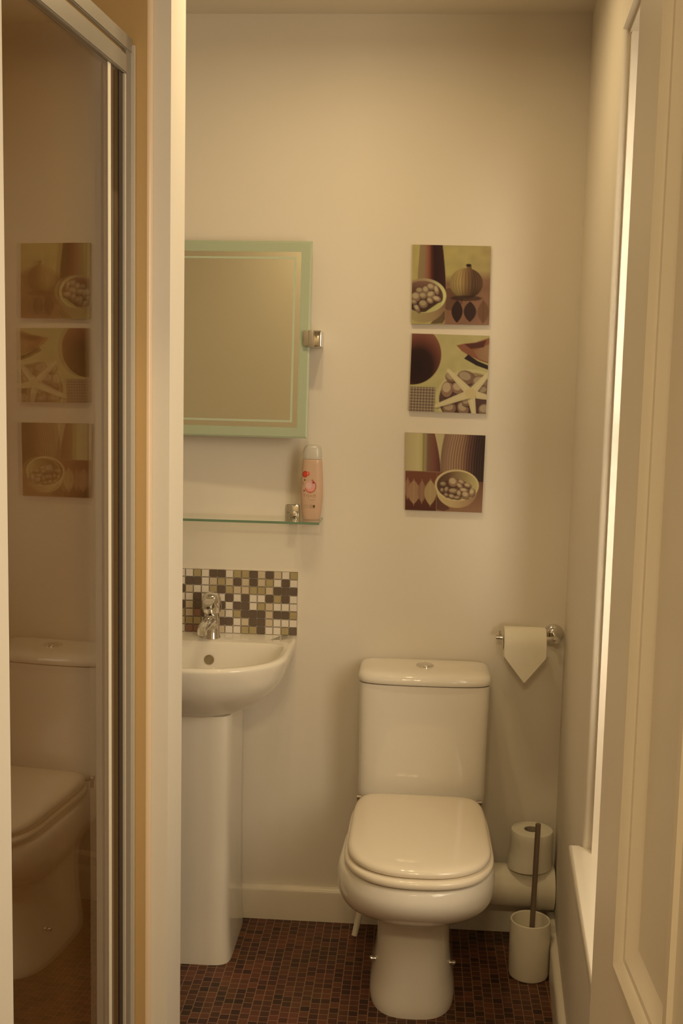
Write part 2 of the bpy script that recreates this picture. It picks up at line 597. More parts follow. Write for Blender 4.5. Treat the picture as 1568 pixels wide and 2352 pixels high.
scr = thing('shower_screen', (GX - 0.02, 1.66, 0.0), 'tall glass shower screen in a silver frame on the left, reflecting the toilet and pictures', 'shower screen')
YA, YB = NY + 0.006, PY - 0.0105
gslab(b := MB(), YA + 0.03, 1.931, -0.006, 0.0, 0.10, 1.972)
b.link('glass_panel', m_glass, scr, smooth=False)
b = MB()
gslab(b, 1.878, 1.891, -0.0003, 0.0008, 0.10, 1.957)
o = b.link('edge_strip', m_plast, scr, smooth=False)
o['label'] = 'thin cream upright strip near the far end of the glass'
b = MB()
gslab(b, YA + 0.02, 1.957, -0.012, 0.006, 1.958, 1.990)
bmesh.ops.bevel(b.bm, geom=list(b.bm.edges), offset=0.002, segments=2, affect='EDGES')
b.link('door_rail', m_alu, scr)
b = MB()
gslab(b, YA, YB - 0.002, -0.016, 0.006, 1.9975, 2.024)
bmesh.ops.bevel(b.bm, geom=list(b.bm.edges), offset=0.002, segments=2, affect='EDGES')
b.link('header_rail', m_alu, scr)
b = MB()
gslab(b, YA + 0.02, YB - 0.03, -0.010, -0.003, 1.988, 1.999)
b.link('rail_track', m_shower, scr, smooth=False)
b = MB()
gslab(b, YA, YB - 0.002, -0.018, 0.004, 0.06, 0.10)
b.link('bottom_rail', m_alu, scr)
# far post: a wide wall channel, black seal on the glass side, a bead and a bright rib
b = MB()
gslab(b, 1.956, YB, -0.014, 0.0045, 0.06, 2.019)
bmesh.ops.bevel(b.bm, geom=[e for e in b.bm.edges], offset=0.0012, segments=2, affect='EDGES')
o = b.link('wall_post', m_alu, scr, angle=30)
b = MB()
gslab(b, 1.949, 1.956, -0.010, 0.0050, 0.10, 1.957)
gslab(b, YB - 0.006, YB - 0.0005, 0.0040, 0.0105, 0.06, 2.012)
b.link('bright_rib', m_alub, scr, smooth=False)
b = MB()
gslab(b, 1.9312, 1.949, -0.010, 0.0012, 0.10, 1.957)
b.link('seal_strip', m_seal, scr, smooth=False)
b = MB()
gslab(b, YA, YA + 0.03, -0.018, 0.004, 0.06, 2.0)
bmesh.ops.bevel(b.bm, geom=[e for e in b.bm.edges], offset=0.002, segments=2, affect='EDGES')
b.link('wall_post', m_alu, scr)

# ------------------------------------------------------------------ toilet
TX = 0.023
toi = thing('toilet', (TX, 2.6, 0), 'white close-coupled toilet with its lid down against the back wall', 'toilet')
#        z      w      yf     yc    yr     nf   nr
pan = [(0.000, 0.101, 2.452, 2.62, 2.800, 2.9, 5.0),
       (0.020, 0.101, 2.452, 2.62, 2.800, 2.9, 5.0),
       (0.070, 0.093, 2.460, 2.62, 2.800, 2.8, 5.0),
       (0.130, 0.087, 2.464, 2.61, 2.800, 2.7, 5.0),
       (0.185, 0.088, 2.458, 2.60, 2.805, 2.5, 5.0),
       (0.228, 0.097, 2.442, 2.56, 2.820, 2.3, 5.0),
       (0.256, 0.118, 2.400, 2.50, 2.840, 2.2, 5.0),
       (0.281, 0.144, 2.342, 2.46, 2.860, 2.15, 5.0),
       (0.308, 0.162, 2.290, 2.43, 2.880, 2.1, 5.0),
       (0.338, 0.1725, 2.257, 2.42, 2.890, 2.1, 4.5),
       (0.365, 0.175, 2.244, 2.42, 2.890, 2.1, 4.0),
       (0.388, 0.172, 2.248, 2.42, 2.890, 2.1, 4.0),
       (0.398, 0.166, 2.256, 2.42, 2.890, 2.1, 4.0),
       (0.402, 0.155, 2.275, 2.42, 2.885, 2.1, 4.0)]


def panring(r):
    z, w, yf, yc, yr, nf, nr = r
    pts = ring(TX, w, yf, yc, yr, z, nf, nr)
    # the rear narrows a little behind the seat
    for p in pts:
        if p.y > yc:
            t = min(1, (p.y - yc) / 0.25)
            p.x = TX + (p.x - TX) * (1 - 0.13 * t * t)
    return pts


b = MB()
b.loft([panring(r) for r in resample(pan, 4)])
b.link('pan', m_ceramic, toi, angle=60)


def seat_ring(w, yf, z, inset=0.0, yr=2.705):
    pts = ring(TX + 0.005, w - inset, yf + inset, 2.415, yr - inset, z, 2.4, 8.0)
    for p in pts:
        if p.y > 2.415:
            t = min(1, (p.y - 2.415) / 0.29)
            p.x = TX + (p.x - TX) * (1 - 0.03 * t * t)
    return pts


# seat: flat ring with rounded outside
b = MB()
so = [(0.4045, 0.006), (0.4065, 0.002), (0.410, 0.0), (0.417, 0.0), (0.421, 0.003), (0.4225, 0.009)]
rings = [seat_ring(0.1645, 2.244, z, i) for z, i in so]
inner = [seat_ring(0.1645, 2.244, z, 0.062, yr=2.66) for z in (0.4225, 0.4045)]
b.loft(rings + inner + [rings[0]], cap0=False, cap1=False)
bmesh.ops.remove_doubles(b.bm, verts=b.bm.verts, dist=1e-6)
b.link('seat', m_seat, toi, angle=60)
# lid: shallow dome
b = MB()
lo_ = [(0.4240, 0.010), (0.4255, 0.004), (0.4280, 0.0012), (0.432, 0.0), (0.437, 0.0015), (0.4405, 0.005), (0.4428, 0.010), (0.4443, 0.018), (0.4455, 0.035), (0.4465, 0.07), (0.447, 0.12)]
b.loft([seat_ring(0.1580, 2.254, z, i) for z, i in lo_])
b.link('lid', m_seat, toi, angle=60)
# cistern
b = MB()
cs = []
for z, w, yf in [(0.399, 0.156, 2.742), (0.405, 0.1595, 2.737), (0.43, 0.160, 2.735), (0.55, 0.161, 2.733), (0.66, 0.1625, 2.730), (0.7055, 0.163, 2.729)]:
    cs.append(ring(TX + 0.010, w, yf, 2.82, BW - 0.012, z, 8.0, 9.0))
for rg in cs:
    for p in rg:
        if p.y < 2.80:
            p.y += 0.010 * ((p.x - TX) / 0.16) ** 2
b.loft(cs)
b.link('cistern', m_ceramic, toi, angle=50)
b = MB()
cl = []
for z, i in [(0.7085, 0.006), (0.7085, 0.002), (0.711, 0.0), (0.720, 0.0), (0.727, 0.0025), (0.7315, 0.007), (0.7345, 0.014), (0.7365, 0.026), (0.7375, 0.045), (0.738, 0.075)]:
    rg = ring(TX + 0.0105, 0.1665 - i, 2.7225 + i, 2.82, BW - 0.010 - i * 0.75, z, 7.0, 9.0)
    for p in rg:
        if p.y < 2.80:
            p.y += 0.012 * ((p.x - TX) / 0.16) ** 2
    cl.append(rg)
b.loft(cl)
lid_o = b.link('cistern_lid', m_ceramic, toi, angle=60)
b = MB()
b.lathe([(0.0225, 0.0), (0.0225, 0.004), (0.0205, 0.0055), (0.0195, 0.0045), (0.019, 0.006), (0.010, 0.0072), (0.0, 0.0075)], (TX + 0.0105, 2.812, 0.7365), n=36, cap1=False)
b.box((TX + 0.0105 - 0.0006, 2.794, 0.7425), (TX + 0.0105 + 0.0006, 2.830, 0.7446))
b.link('flush_button', m_chrome, lid_o, angle=30)
for s in (-1, 1):
    b = MB()
    b.tube([(TX + 0.005 + s * 0.142, 2.704, 0.427), (TX + 0.005 + s * 0.1535, 2.704, 0.427)], 0.0055, n=20)
    b.tube([(TX + 0.005 + s * 0.148, 2.704, 0.402), (TX + 0.005 + s * 0.148, 2.704, 0.427)], 0.005, n=20)
    b.link('hinge', m_steel, toi)
for s in (-1, 1):
    b = MB()
    b.lathe([(0.0065, -0.004), (0.0065, 0.003), (0.004, 0.004), (0.004, 0.007), (0.006, 0.008), (0.006, 0.012), (0.0035, 0.0145)], (TX + s * 0.087, 2.555, 0.088), (s, 0, 0), n=20)
    b.link('fixing_screw', m_chrome, toi)
b = MB()
b.tube([(-0.098, 2.845, 0.16), (-0.108, 2.832, 0.105), (-0.118, 2.815, 0.062), (-0.128, 2.80, 0.016)], [0.0085, 0.0085, 0.0085, 0.0075])
b.tube([(-0.10, 2.845, 0.155), (-0.03, 2.83, 0.165)], 0.0085)
o = b.link('overflow_pipe', m_plast, toi)
o['label'] = 'thin cream plastic pipe end poking down beside the pan'

# ------------------------------------------------------------------ waste pipe behind the toilet
PZ, PYc = 0.158, 2.840
wp = thing('waste_pipe', (0.25, PYc, 0.095), 'thick white horizontal waste pipe between the toilet and the right wall', 'pipe')
b = MB()
b.tube([(0.115, PYc, PZ), (0.345, PYc, PZ)], 0.054, n=48)
b.link('pipe', m_plast, wp)
b = MB()
b.lathe([(0.054, 0.0), (0.0585, 0.001), (0.0605, 0.004), (0.0605, 0.022), (0.058, 0.026), (0.058, 0.058), (0.054, 0.060)], (wr(PYc) - 0.064, PYc, PZ), (1, 0, 0), n=48)
b.link('coupling', m_plast, wp)

# ------------------------------------------------------------------ basin on pedestal
BX = -0.527
bas = thing('wash_basin', (BX, 2.72, 0), 'white ceramic wash basin on a full pedestal below the mosaic splashback', 'basin')
#         z      w     yf     yc    yr      nf   nr
out = [(0.622, 0.085, 2.665, 2.76, BW - 0.012, 2.6, 8.0),
       (0.630, 0.100, 2.648, 2.75, BW - 0.008, 2.5, 8.0),
       (0.645, 0.128, 2.618, 2.73, BW - 0.004, 2.3, 9.0),
       (0.665, 0.160, 2.588, 2.72, BW - 0.002, 2.2, 10.0),
       (0.692, 0.191, 2.556, 2.71, BW - 0.001, 2.2, 12.0),
       (0.722, 0.211, 2.534, 2.70, BW - 0.001, 2.2, 14.0),
       (0.752, 0.221, 2.522, 2.70, BW - 0.001, 2.2, 16.0),
       (0.771, 0.2245, 2.518, 2.70, BW - 0.001, 2.2, 16.0),
       (0.778, 0.2225, 2.5195, 2.70, BW - 0.001, 2.2, 16.0),
       (0.7815, 0.218, 2.524, 2.70, BW - 0.002, 2.2, 16.0)]
inn = [(0.782, 0.209, 2.533, 2.70, 2.809, 2.2, 7.0),
       (0.7805, 0.2055, 2.5365, 2.70, 2.806, 2.2, 7.0),
       (0.776, 0.203, 2.539, 2.70, 2.804, 2.2, 7.0),
       (0.745, 0.190, 2.552, 2.70, 2.799, 2.2, 6.0),
       (0.710, 0.165, 2.578, 2.70, 2.790, 2.2, 5.0),
       (0.682, 0.120, 2.615, 2.70, 2.772, 2.1, 3.5),
       (0.668, 0.065, 2.655, 2.70, 2.745, 2.0, 2.2),
       (0.662, 0.022, 2.680, 2.70, 2.722, 2.0, 2.0)]
b = MB()
b.loft([ring(BX, r[1], r[2], r[3], r[4], r[0], r[5], r[6]) for r in resample(out, 4)] + [ring(BX, r[1], r[2], r[3], r[4], r[0], r[5], r[6]) for r in resample(inn, 4)])
b.link('basin_bowl', m_ceramic, bas, angle=60)
b = MB()
pd = []
for z, w, yf in [(0.0, 0.091, 2.640), (0.012, 0.091, 2.640), (0.05, 0.0875, 2.644), (0.15, 0.0845, 2.648), (0.35, 0.083, 2.652), (0.55, 0.084, 2.650), (0.632, 0.085, 2.648)]:
    pd.append(ring(BX + 0.005, w, yf, 2.72, BW - 0.019, z, 5.0, 14.0))
b.loft(pd)
b.link('pedestal', m_ceramic, bas, angle=60)
b = MB()
b.lathe([(0.0125, 0.0), (0.0125, 0.0016), (0.0095, 0.0020), (0.009, 0.0008)], (BX + 0.012, 2.7955, 0.737), (0, -1, 0.12), n=32, cap1=True)
o = b.link('overflow_cap', m_overflow, bas)
o['label'] = 'round dull metal overflow cover'
b = MB()
b.lathe([(0.021, 0.0), (0.021, 0.002), (0.016, 0.003), (0.0, 0.0035)], (BX, 2.70, 0.6615), n=32, cap1=False)
b.link('waste_fitting', m_chrome, bas)

# mixer tap on the basin deck
tap = thing('mixer_tap', (-0.519, 2.848, 0.782), 'chrome single-lever mixer tap on the back of the white basin', 'tap')
TXc, TYc = -0.519, 2.848
b = MB()
b.lathe([(0.0235, 0.0), (0.0235, 0.003), (0.0222, 0.006), (0.0214, 0.03), (0.0205, 0.055), (0.0195, 0.064), (0.016, 0.067)], (TXc, TYc, 0.782), n=40)
b.link('tap_body', m_chrome, tap)
b = MB()
b.tube([(TXc, TYc - 0.005, 0.824), (TXc - 0.001, TYc - 0.03, 0.832), (TXc - 0.003, TYc - 0.065, 0.832), (TXc - 0.005, TYc - 0.092, 0.828), (TXc - 0.006, TYc - 0.108, 0.822)],
       [0.0175, 0.0165, 0.0145, 0.0130, 0.011], n=28)
spo = b.link('spout', m_chrome, tap)
b = MB()
b.lathe([(0.0105, 0.012), (0.0120, 0.010), (0.0120, -0.004), (0.0095, -0.006)], (TXc - 0.006, TYc - 0.099, 0.817), n=28)
b.link('aerator', m_chrome, spo)
b = MB()
axd = Vector((0, -0.22, 1)).normalized()
b.lathe([(0.0205, 0.0), (0.0240, 0.003), (0.0250, 0.012), (0.0248, 0.028), (0.0235, 0.038), (0.0200, 0.0465), (0.013, 0.0515), (0.0, 0.053)], (TXc, TYc, 0.8515), axd, n=40, cap1=False)
b.link('tap_head', m_chrome, tap)
b = MB()
b.loft([[Vector((TXc + sx * w, y, z + sz * h)) for sx, sz in ((-1, -1), (1, -1), (1, 1), (-1, 1))] for y, z, w, h in
        [(TYc - 0.010, 0.884, 0.013, 0.010), (TYc - 0.030, 0.880, 0.0135, 0.0115), (TYc - 0.046, 0.876, 0.0125, 0.010), (TYc - 0.060, 0.872, 0.010, 0.006)]])
bmesh.ops.bevel(b.bm, geom=list(b.bm.edges), offset=0.003, segments=3, affect='EDGES')
lev = b.link('lever', m_chrome, tap, angle=50)
b = MB()
b.lathe([(0.0032, 0.0), (0.0032, 0.0012)], (TXc + 0.001, TYc - 0.0605, 0.8725), (0, -1, 0), n=16)
b.link('temperature_dot', m_hole, lev)

# ------------------------------------------------------------------ mosaic splashback
rowsT = ["LOLDDLOODMDMLO",
         "DDLMOMDMDMOLDL",
         "MLLODOMMOOMDDD",
         "LDLLLDLDLLDODL",
         "MDOLDLDDLOMLLL",
         "MRDLMLODDDMDDO",
         "OOMLDDLMDDMLLL",
         "RRRLMLLOODLLOD"]
spl = thing('mosaic_splashback', (BX, BW - 0.003, 0.782), 'mosaic splashback of small brown, olive and cream square tiles behind the tap', 'splashback')
NC, PIT = 21, 0.02125
X1 = -0.3035
X0 = X1 - NC * PIT
ZT = 0.9515
b = MB()
b.box((X0 - 0.001, BW - 0.0045, ZT - 8 * PIT - 0.001), (X1 + 0.001, BW - 0.0003, ZT + 0.001))
b.link('grout_bed', m_grout, spl, smooth=False)
b = MB()
code = {'D': 0, 'O': 1, 'M': 2, 'L': 3, 'R': 4}
for r_ in range(8):
    for c_ in range(NC):
        ch = rowsT[r_][c_ - 7] if c_ >= 7 else random.choice("DDOMMLLL")
        cx_, cz_ = X0 + (c_ + 0.5) * PIT, ZT - (r_ + 0.5) * PIT
        hw = PIT / 2 - 0.0005
        j = random.uniform(-0.0003, 0.0003)
        b.box((cx_ - hw, BW - 0.0072 + j, cz_ - hw), (cx_ + hw, BW - 0.003, cz_ + hw), bevel=0.0009, seg=1, mi=code[ch])
b.link('tiles', [m_td, m_to, m_tm, m_tl, m_tr], spl, smooth=False)

# ------------------------------------------------------------------ mirror
MXr, MW, MH, MZ, MY = -0.2785, 0.50, 0.492, 1.550, 2.866
MXc = MXr - MW / 2
mt_tilt = R(5.0)
mt_turn = math.tan(R(2.8))
mir = thing('mirror', (MXc, MY, MZ - MH / 2), 'rectangular wall mirror with a frosted green glass border above the shelf', 'mirror')


def mp_(u, v, n):               # u right, v up from the middle, n towards the room
    return Vector((MXc + u - n * mt_turn, MY - u * mt_turn + v * math.sin(mt_tilt) - n * math.cos(mt_tilt), MZ + v * math.cos(mt_tilt) - n * math.sin(mt_tilt)))


def mrect(a, n, e=0.0):
    hw, hh = MW / 2 - a, MH / 2 - a
    return [mp_(-hw, -hh, n), mp_(hw, -hh, n), mp_(hw, hh, n), mp_(-hw, hh, n)]


b = MB()
b.loft([mrect(0.0, -0.003), mrect(0.0, 0.0012), mrect(0.0045, 0.003), mrect(0.0265, 0.003), mrect(0.0265, 0.0005), mrect(0.03, -0.003)], cap0=False, cap1=False)
b.link('frosted_border', m_frost, mir, angle=15)
b = MB()
b.loft([mrect(0.001, -0.005), mrect(0.001, -0.0031)])
b.link('backing', m_board, mir, smooth=False)
b = MB()
b.loft([mrect(0.0266, -0.0005), mrect(0.0266, 0.0027)])
b.link('mirror_glass', m_mirror, mir, smooth=False)
b = MB()
b.loft([mrect(0.0395, 0.0028), mrect(0.0395, 0.0031), mrect(0.0445, 0.0031), mrect(0.0445, 0.0028)], cap0=False, cap1=False)
b.link('etched_line', m_frostl, mir, smooth=False)
for s in (-1, 1):
    b = MB()
    xb = MXc + s * (MW / 2 + 0.0135)
    yb = MY - s * MW / 2 * mt_turn
    zc = 1.5535
    b.box((xb - 0.0165, yb - 0.017, zc - 0.0205), (xb + 0.0165, BW - 0.0004, zc + 0.0205), bevel=0.0025, seg=2)
    b.box((xb - 0.0165 - (0.012 if s > 0 else 0), yb - 0.0145, zc - 0.019), (xb + 0.0165 + (0.012 if s < 0 else 0), yb - 0.0045, zc + 0.019), bevel=0.002, seg=2)
    b.link('pivot_bracket', m_chrome, mir, angle=30)

# ------------------------------------------------------------------ glass shelf
SHZ = 1.0975
shf = thing('glass_shelf', (-0.527, 2.855, SHZ - 0.007), 'clear glass shelf with a green edge below the mirror', 'shelf')
b = MB()
b.box((-0.8125, 2.7975, SHZ - 0.006), (-0.2425, BW - 0.008, SHZ))
b.link('glass_panel', m_shelf, shf, smooth=False)
b = MB()
b.box((-0.8125, 2.7960, SHZ - 0.006), (-0.2425, 2.7974, SHZ))
o = b.link('front_edge', m_edge, shf, smooth=False)
o['label'] = 'green polished front edge'
b = MB()
b.box((-0.2424, 2.7960, SHZ - 0.006), (-0.2412, BW - 0.008, SHZ))
b.link('end_edge', m_edge, shf, smooth=False)
for xb in (-0.734, -0.320):
    b = MB()
    b.box((xb - 0.0185, BW - 0.0065, SHZ - 0.010), (xb + 0.0185, BW - 0.0003, SHZ + 0.031), bevel=0.004, seg=3)
    b.box((xb - 0.006, BW - 0.030, SHZ + 0.0005), (xb + 0.013, BW - 0.006, SHZ + 0.0165), bevel=0.0025, seg=2)
    b.box((xb - 0.009, BW - 0.036, SHZ - 0.013), (xb + 0.013, BW - 0.006, SHZ - 0.0065), bevel=0.0015, seg=2)
    b.link('clamp_bracket', m_chrome, shf, angle=30)


# ------------------------------------------------------------------ painted surfaces (prints are flat printed pictures)
ILL = np.array([0.69, 0.525, 0.348])


def ink(r, g, b_):
    """Ink colour from its look under the warm room light."""
    return np.clip(np.array(rgb(r, g, b_)) / ILL * np.array([0.98, 0.95, 1.02]), 0.003, 0.85)


class Canvas:
    def __init__(self, n, bg):
        self.n = n
        g = (np.arange(n + 1)) / n
        self.U, self.V = np.meshgrid(g, g)
        self.C = np.zeros((n + 1, n + 1, 3)) + np.array(bg)

    def put(self, mask, col):
        mask = np.clip(mask, 0, 1)[..., None]
        self.C = self.C * (1 - mask) + np.array(col) * mask

    def soft(self, d, w=0.008):
        return np.clip(0.5 - d / w, 0, 1)

    def ell(self, cx, cy, rx, ry, rot=0.0):
        c, s = math.cos(rot), math.sin(rot)
        x, y = self.U - cx, self.V - cy
        a, b_ = (x * c + y * s) / rx, (-x * s + y * c) / ry
        return self.soft((np.sqrt(a * a + b_ * b_) - 1) * min(rx, ry))

    def poly(self, pts):
        inside = np.zeros_like(self.U, bool)
        d = np.full_like(self.U, 9.0)
        n = len(pts)
        for i in range(n):
            (x0, y0), (x1, y1) = pts[i], pts[(i + 1) % n]
            cond = ((y0 > self.V) != (y1 > self.V))
            with np.errstate(divide='ignore', invalid='ignore'):
                xi = (x1 - x0) * (self.V - y0) / (y1 - y0 + 1e-12) + x0
            inside ^= cond & (self.U < xi)
            ex, ey = x1 - x0, y1 - y0
            t = np.clip(((self.U - x0) * ex + (self.V - y0) * ey) / (ex * ex + ey * ey + 1e-12), 0, 1)
            d = np.minimum(d, np.hypot(self.U - x0 - t * ex, self.V - y0 - t * ey))
        return self.soft(np.where(inside, -d, d))

    def leaf(self, cx, cy, rx, ry, col, vein=None):
        t = np.clip(np.abs(self.V - cy) / ry, 0, 1)
        wid = rx * np.cos(t * math.pi / 2) ** 0.8
        m = self.soft(np.abs(self.U - cx) - wid) * (np.abs(self.V - cy) < ry)
        self.put(m, col)
        if vein is not None:
            self.put(self.soft(np.abs(self.U - cx) - 0.004) * (np.abs(self.V - cy) < ry * 1.12) * 0.6, vein)

    def pebbles(self, items, hi, lo):
        for cx, cy, rx, ry, rot, k in items:
            self.put(self.ell(cx + 0.008, cy + 0.012, rx * 1.08, ry * 1.12, rot) * 0.75, ink(58, 38, 26))
            self.put(self.ell(cx, cy, rx, ry, rot), np.array(lo) * k)
            self.put(self.ell(cx - rx * 0.12, cy - ry * 0.2, rx * 0.7, ry * 0.6, rot) * 0.75, np.array(hi) * k)


def grad(t, stops):
    t = np.asarray(t)
    xs = [s[0] for s in stops]
    return np.stack([np.interp(t, xs, [s[1][i] for s in stops]) for i in range(3)], -1)


def cput(cv, mask, colarr):
    mask = np.clip(mask, 0, 1)[..., None]
    cv.C = cv.C * (1 - mask) + colarr * mask


def mottled(cv, amp, seed):
    rs = np.random.RandomState(seed)
    n = cv.n + 1
    g = rs.rand(14, 14)
    xi = np.linspace(0, 12.99, n)
    i0 = xi.astype(int)
    f = xi - i0
    a = g[i0][:, i0] * (1 - f)[None, :] + g[i0][:, i0 + 1] * f[None, :]
    b_ = g[i0 + 1][:, i0] * (1 - f)[None, :] + g[i0 + 1][:, i0 + 1] * f[None, :]
    z = a * (1 - f)[:, None] + b_ * f[:, None]
    cv.C *= (1 + amp * (z - 0.5) * 2)[..., None]


def picture_vase_gourd():
    cv = Canvas(128, ink(152, 128, 68))
    U, V = cv.U, cv.V
    cput(cv, np.clip((U - 0.55) / 0.45, 0, 1) * 0.45, grad(V, [(0, ink(135, 105, 58)), (1, ink(110, 75, 45))]))
    cput(cv, cv.soft(0.40 - V + 0.03 * np.sin(U * 5), 0.12) * cv.soft(0.42 - U, 0.05), grad(V, [(0.35, ink(112, 76, 46)), (1, ink(118, 78, 50))]))
    mottled(cv, 0.10, 1)
    # tall dark vase
    left, right = 0.095 - 0.03 * np.sin(np.clip(V * 2.2, 0, 1.57)), 0.385 + 0.05 * np.sin(np.clip(V * 2.6, 0, 1.57))
    t = np.clip((U - left) / (right - left), 0, 1)
    cput(cv, cv.soft(np.maximum(left - U, U - right)) * (V < 0.72), grad(t, [(0, ink(122, 98, 56)), (0.22, ink(122, 92, 58)), (0.38, ink(122, 68, 42)), (0.50, ink(72, 36, 26)), (0.62, ink(44, 22, 16)), (1, ink(52, 28, 22))]))
    # shadow right of the bowl, below the vase
    cv.put(cv.ell(0.50, 0.68, 0.16, 0.14) * 0.55, ink(62, 34, 22))
    cv.put(cv.poly([(0.30, 0.93), (0.43, 0.82), (0.43, 0.93), (0.40, 0.99), (0.24, 1.0)]) * 0.8, ink(60, 32, 22))
    # ribbed round gourd
    g = cv.ell(0.695, 0.475, 0.212, 0.192)
    neck = cv.poly([(0.685, 0.31), (0.70, 0.26), (0.692, 0.238), (0.715, 0.228), (0.752, 0.236), (0.758, 0.27), (0.775, 0.33), (0.70, 0.36)])
    gx = (U - 0.695) / 0.212
    sh = grad(np.clip((gx + 1) / 2, 0, 1), [(0, ink(120, 95, 50)), (0.3, ink(142, 110, 58)), (0.5, ink(112, 78, 42)), (0.7, ink(76, 50, 28)), (1, ink(82, 52, 28))])
    rib = 1 + 0.22 * np.sin(np.arcsin(np.clip(gx / np.sqrt(np.clip(1 - ((V - 0.475) / 0.21) ** 2, 0.05, 1)), -1, 1)) * 30)
    dk = 1 - 0.62 * np.clip((V - 0.47) / 0.19, 0, 1) ** 1.5
    cput(cv, np.maximum(g, neck), sh * (rib * dk)[..., None])
    cv.put(cv.ell(0.722, 0.248, 0.035, 0.018), ink(36, 22, 14))
    cv.put(cv.ell(0.70, 0.665, 0.2, 0.035) * 0.8, ink(48, 26, 17))
    # leaves
    cv.leaf(0.585, 0.835, 0.072, 0.142, ink(44, 25, 18))
    cv.leaf(0.750, 0.835, 0.080, 0.130, ink(50, 29, 21))
    cv.leaf(0.920, 0.835, 0.072, 0.145, ink(98, 64, 37), ink(70, 42, 26))
    # bowl of pebbles
    cput(cv, cv.ell(0.155, 0.735, 0.28, 0.245) * (V > 0.6), grad(U, [(0, ink(140, 118, 66)), (0.3, ink(132, 102, 62)), (0.42, ink(112, 80, 52))]))
    cput(cv, cv.ell(0.155, 0.640, 0.288, 0.218), grad(U + 0.4 * V, [(0.1, ink(128, 92, 58)), (0.45, ink(150, 125, 80)), (0.62, ink(176, 158, 92))]))
    cput(cv, cv.ell(0.140, 0.650, 0.262, 0.198), grad(V, [(0.45, ink(112, 76, 54)), (0.56, ink(84, 54, 36)), (0.75, ink(62, 40, 26))]))
    cv.put(cv.poly([(0.16, 0.86), (0.33, 0.74), (0.395, 0.70), (0.38, 0.77), (0.27, 0.84)]), ink(160, 142, 80))
    cv.pebbles([(0.10, 0.575, 0.05, 0.04, 0, 0.8), (0.18, 0.565, 0.045, 0.05, 0.5, 0.95), (0.245, 0.525, 0.05, 0.042, 0.3, 1.0), (0.315, 0.565, 0.03, 0.062, -0.3, 1.1),
                (0.055, 0.655, 0.06, 0.06, 0.2, 0.95), (0.145, 0.64, 0.052, 0.042, 0.1, 0.9), (0.245, 0.625, 0.055, 0.045, -0.4, 1.0), (0.32, 0.675, 0.055, 0.035, 0.3, 1.1),
                (0.235, 0.70, 0.045, 0.035, 0.6, 1.0), (0.15, 0.745, 0.058, 0.052, 0.2, 0.85), (0.065, 0.795, 0.03, 0.06, -0.6, 1.0), (0.03, 0.72, 0.04, 0.03, 0.1, 0.8)],
               ink(164, 138, 92), ink(120, 90, 60))
    return cv


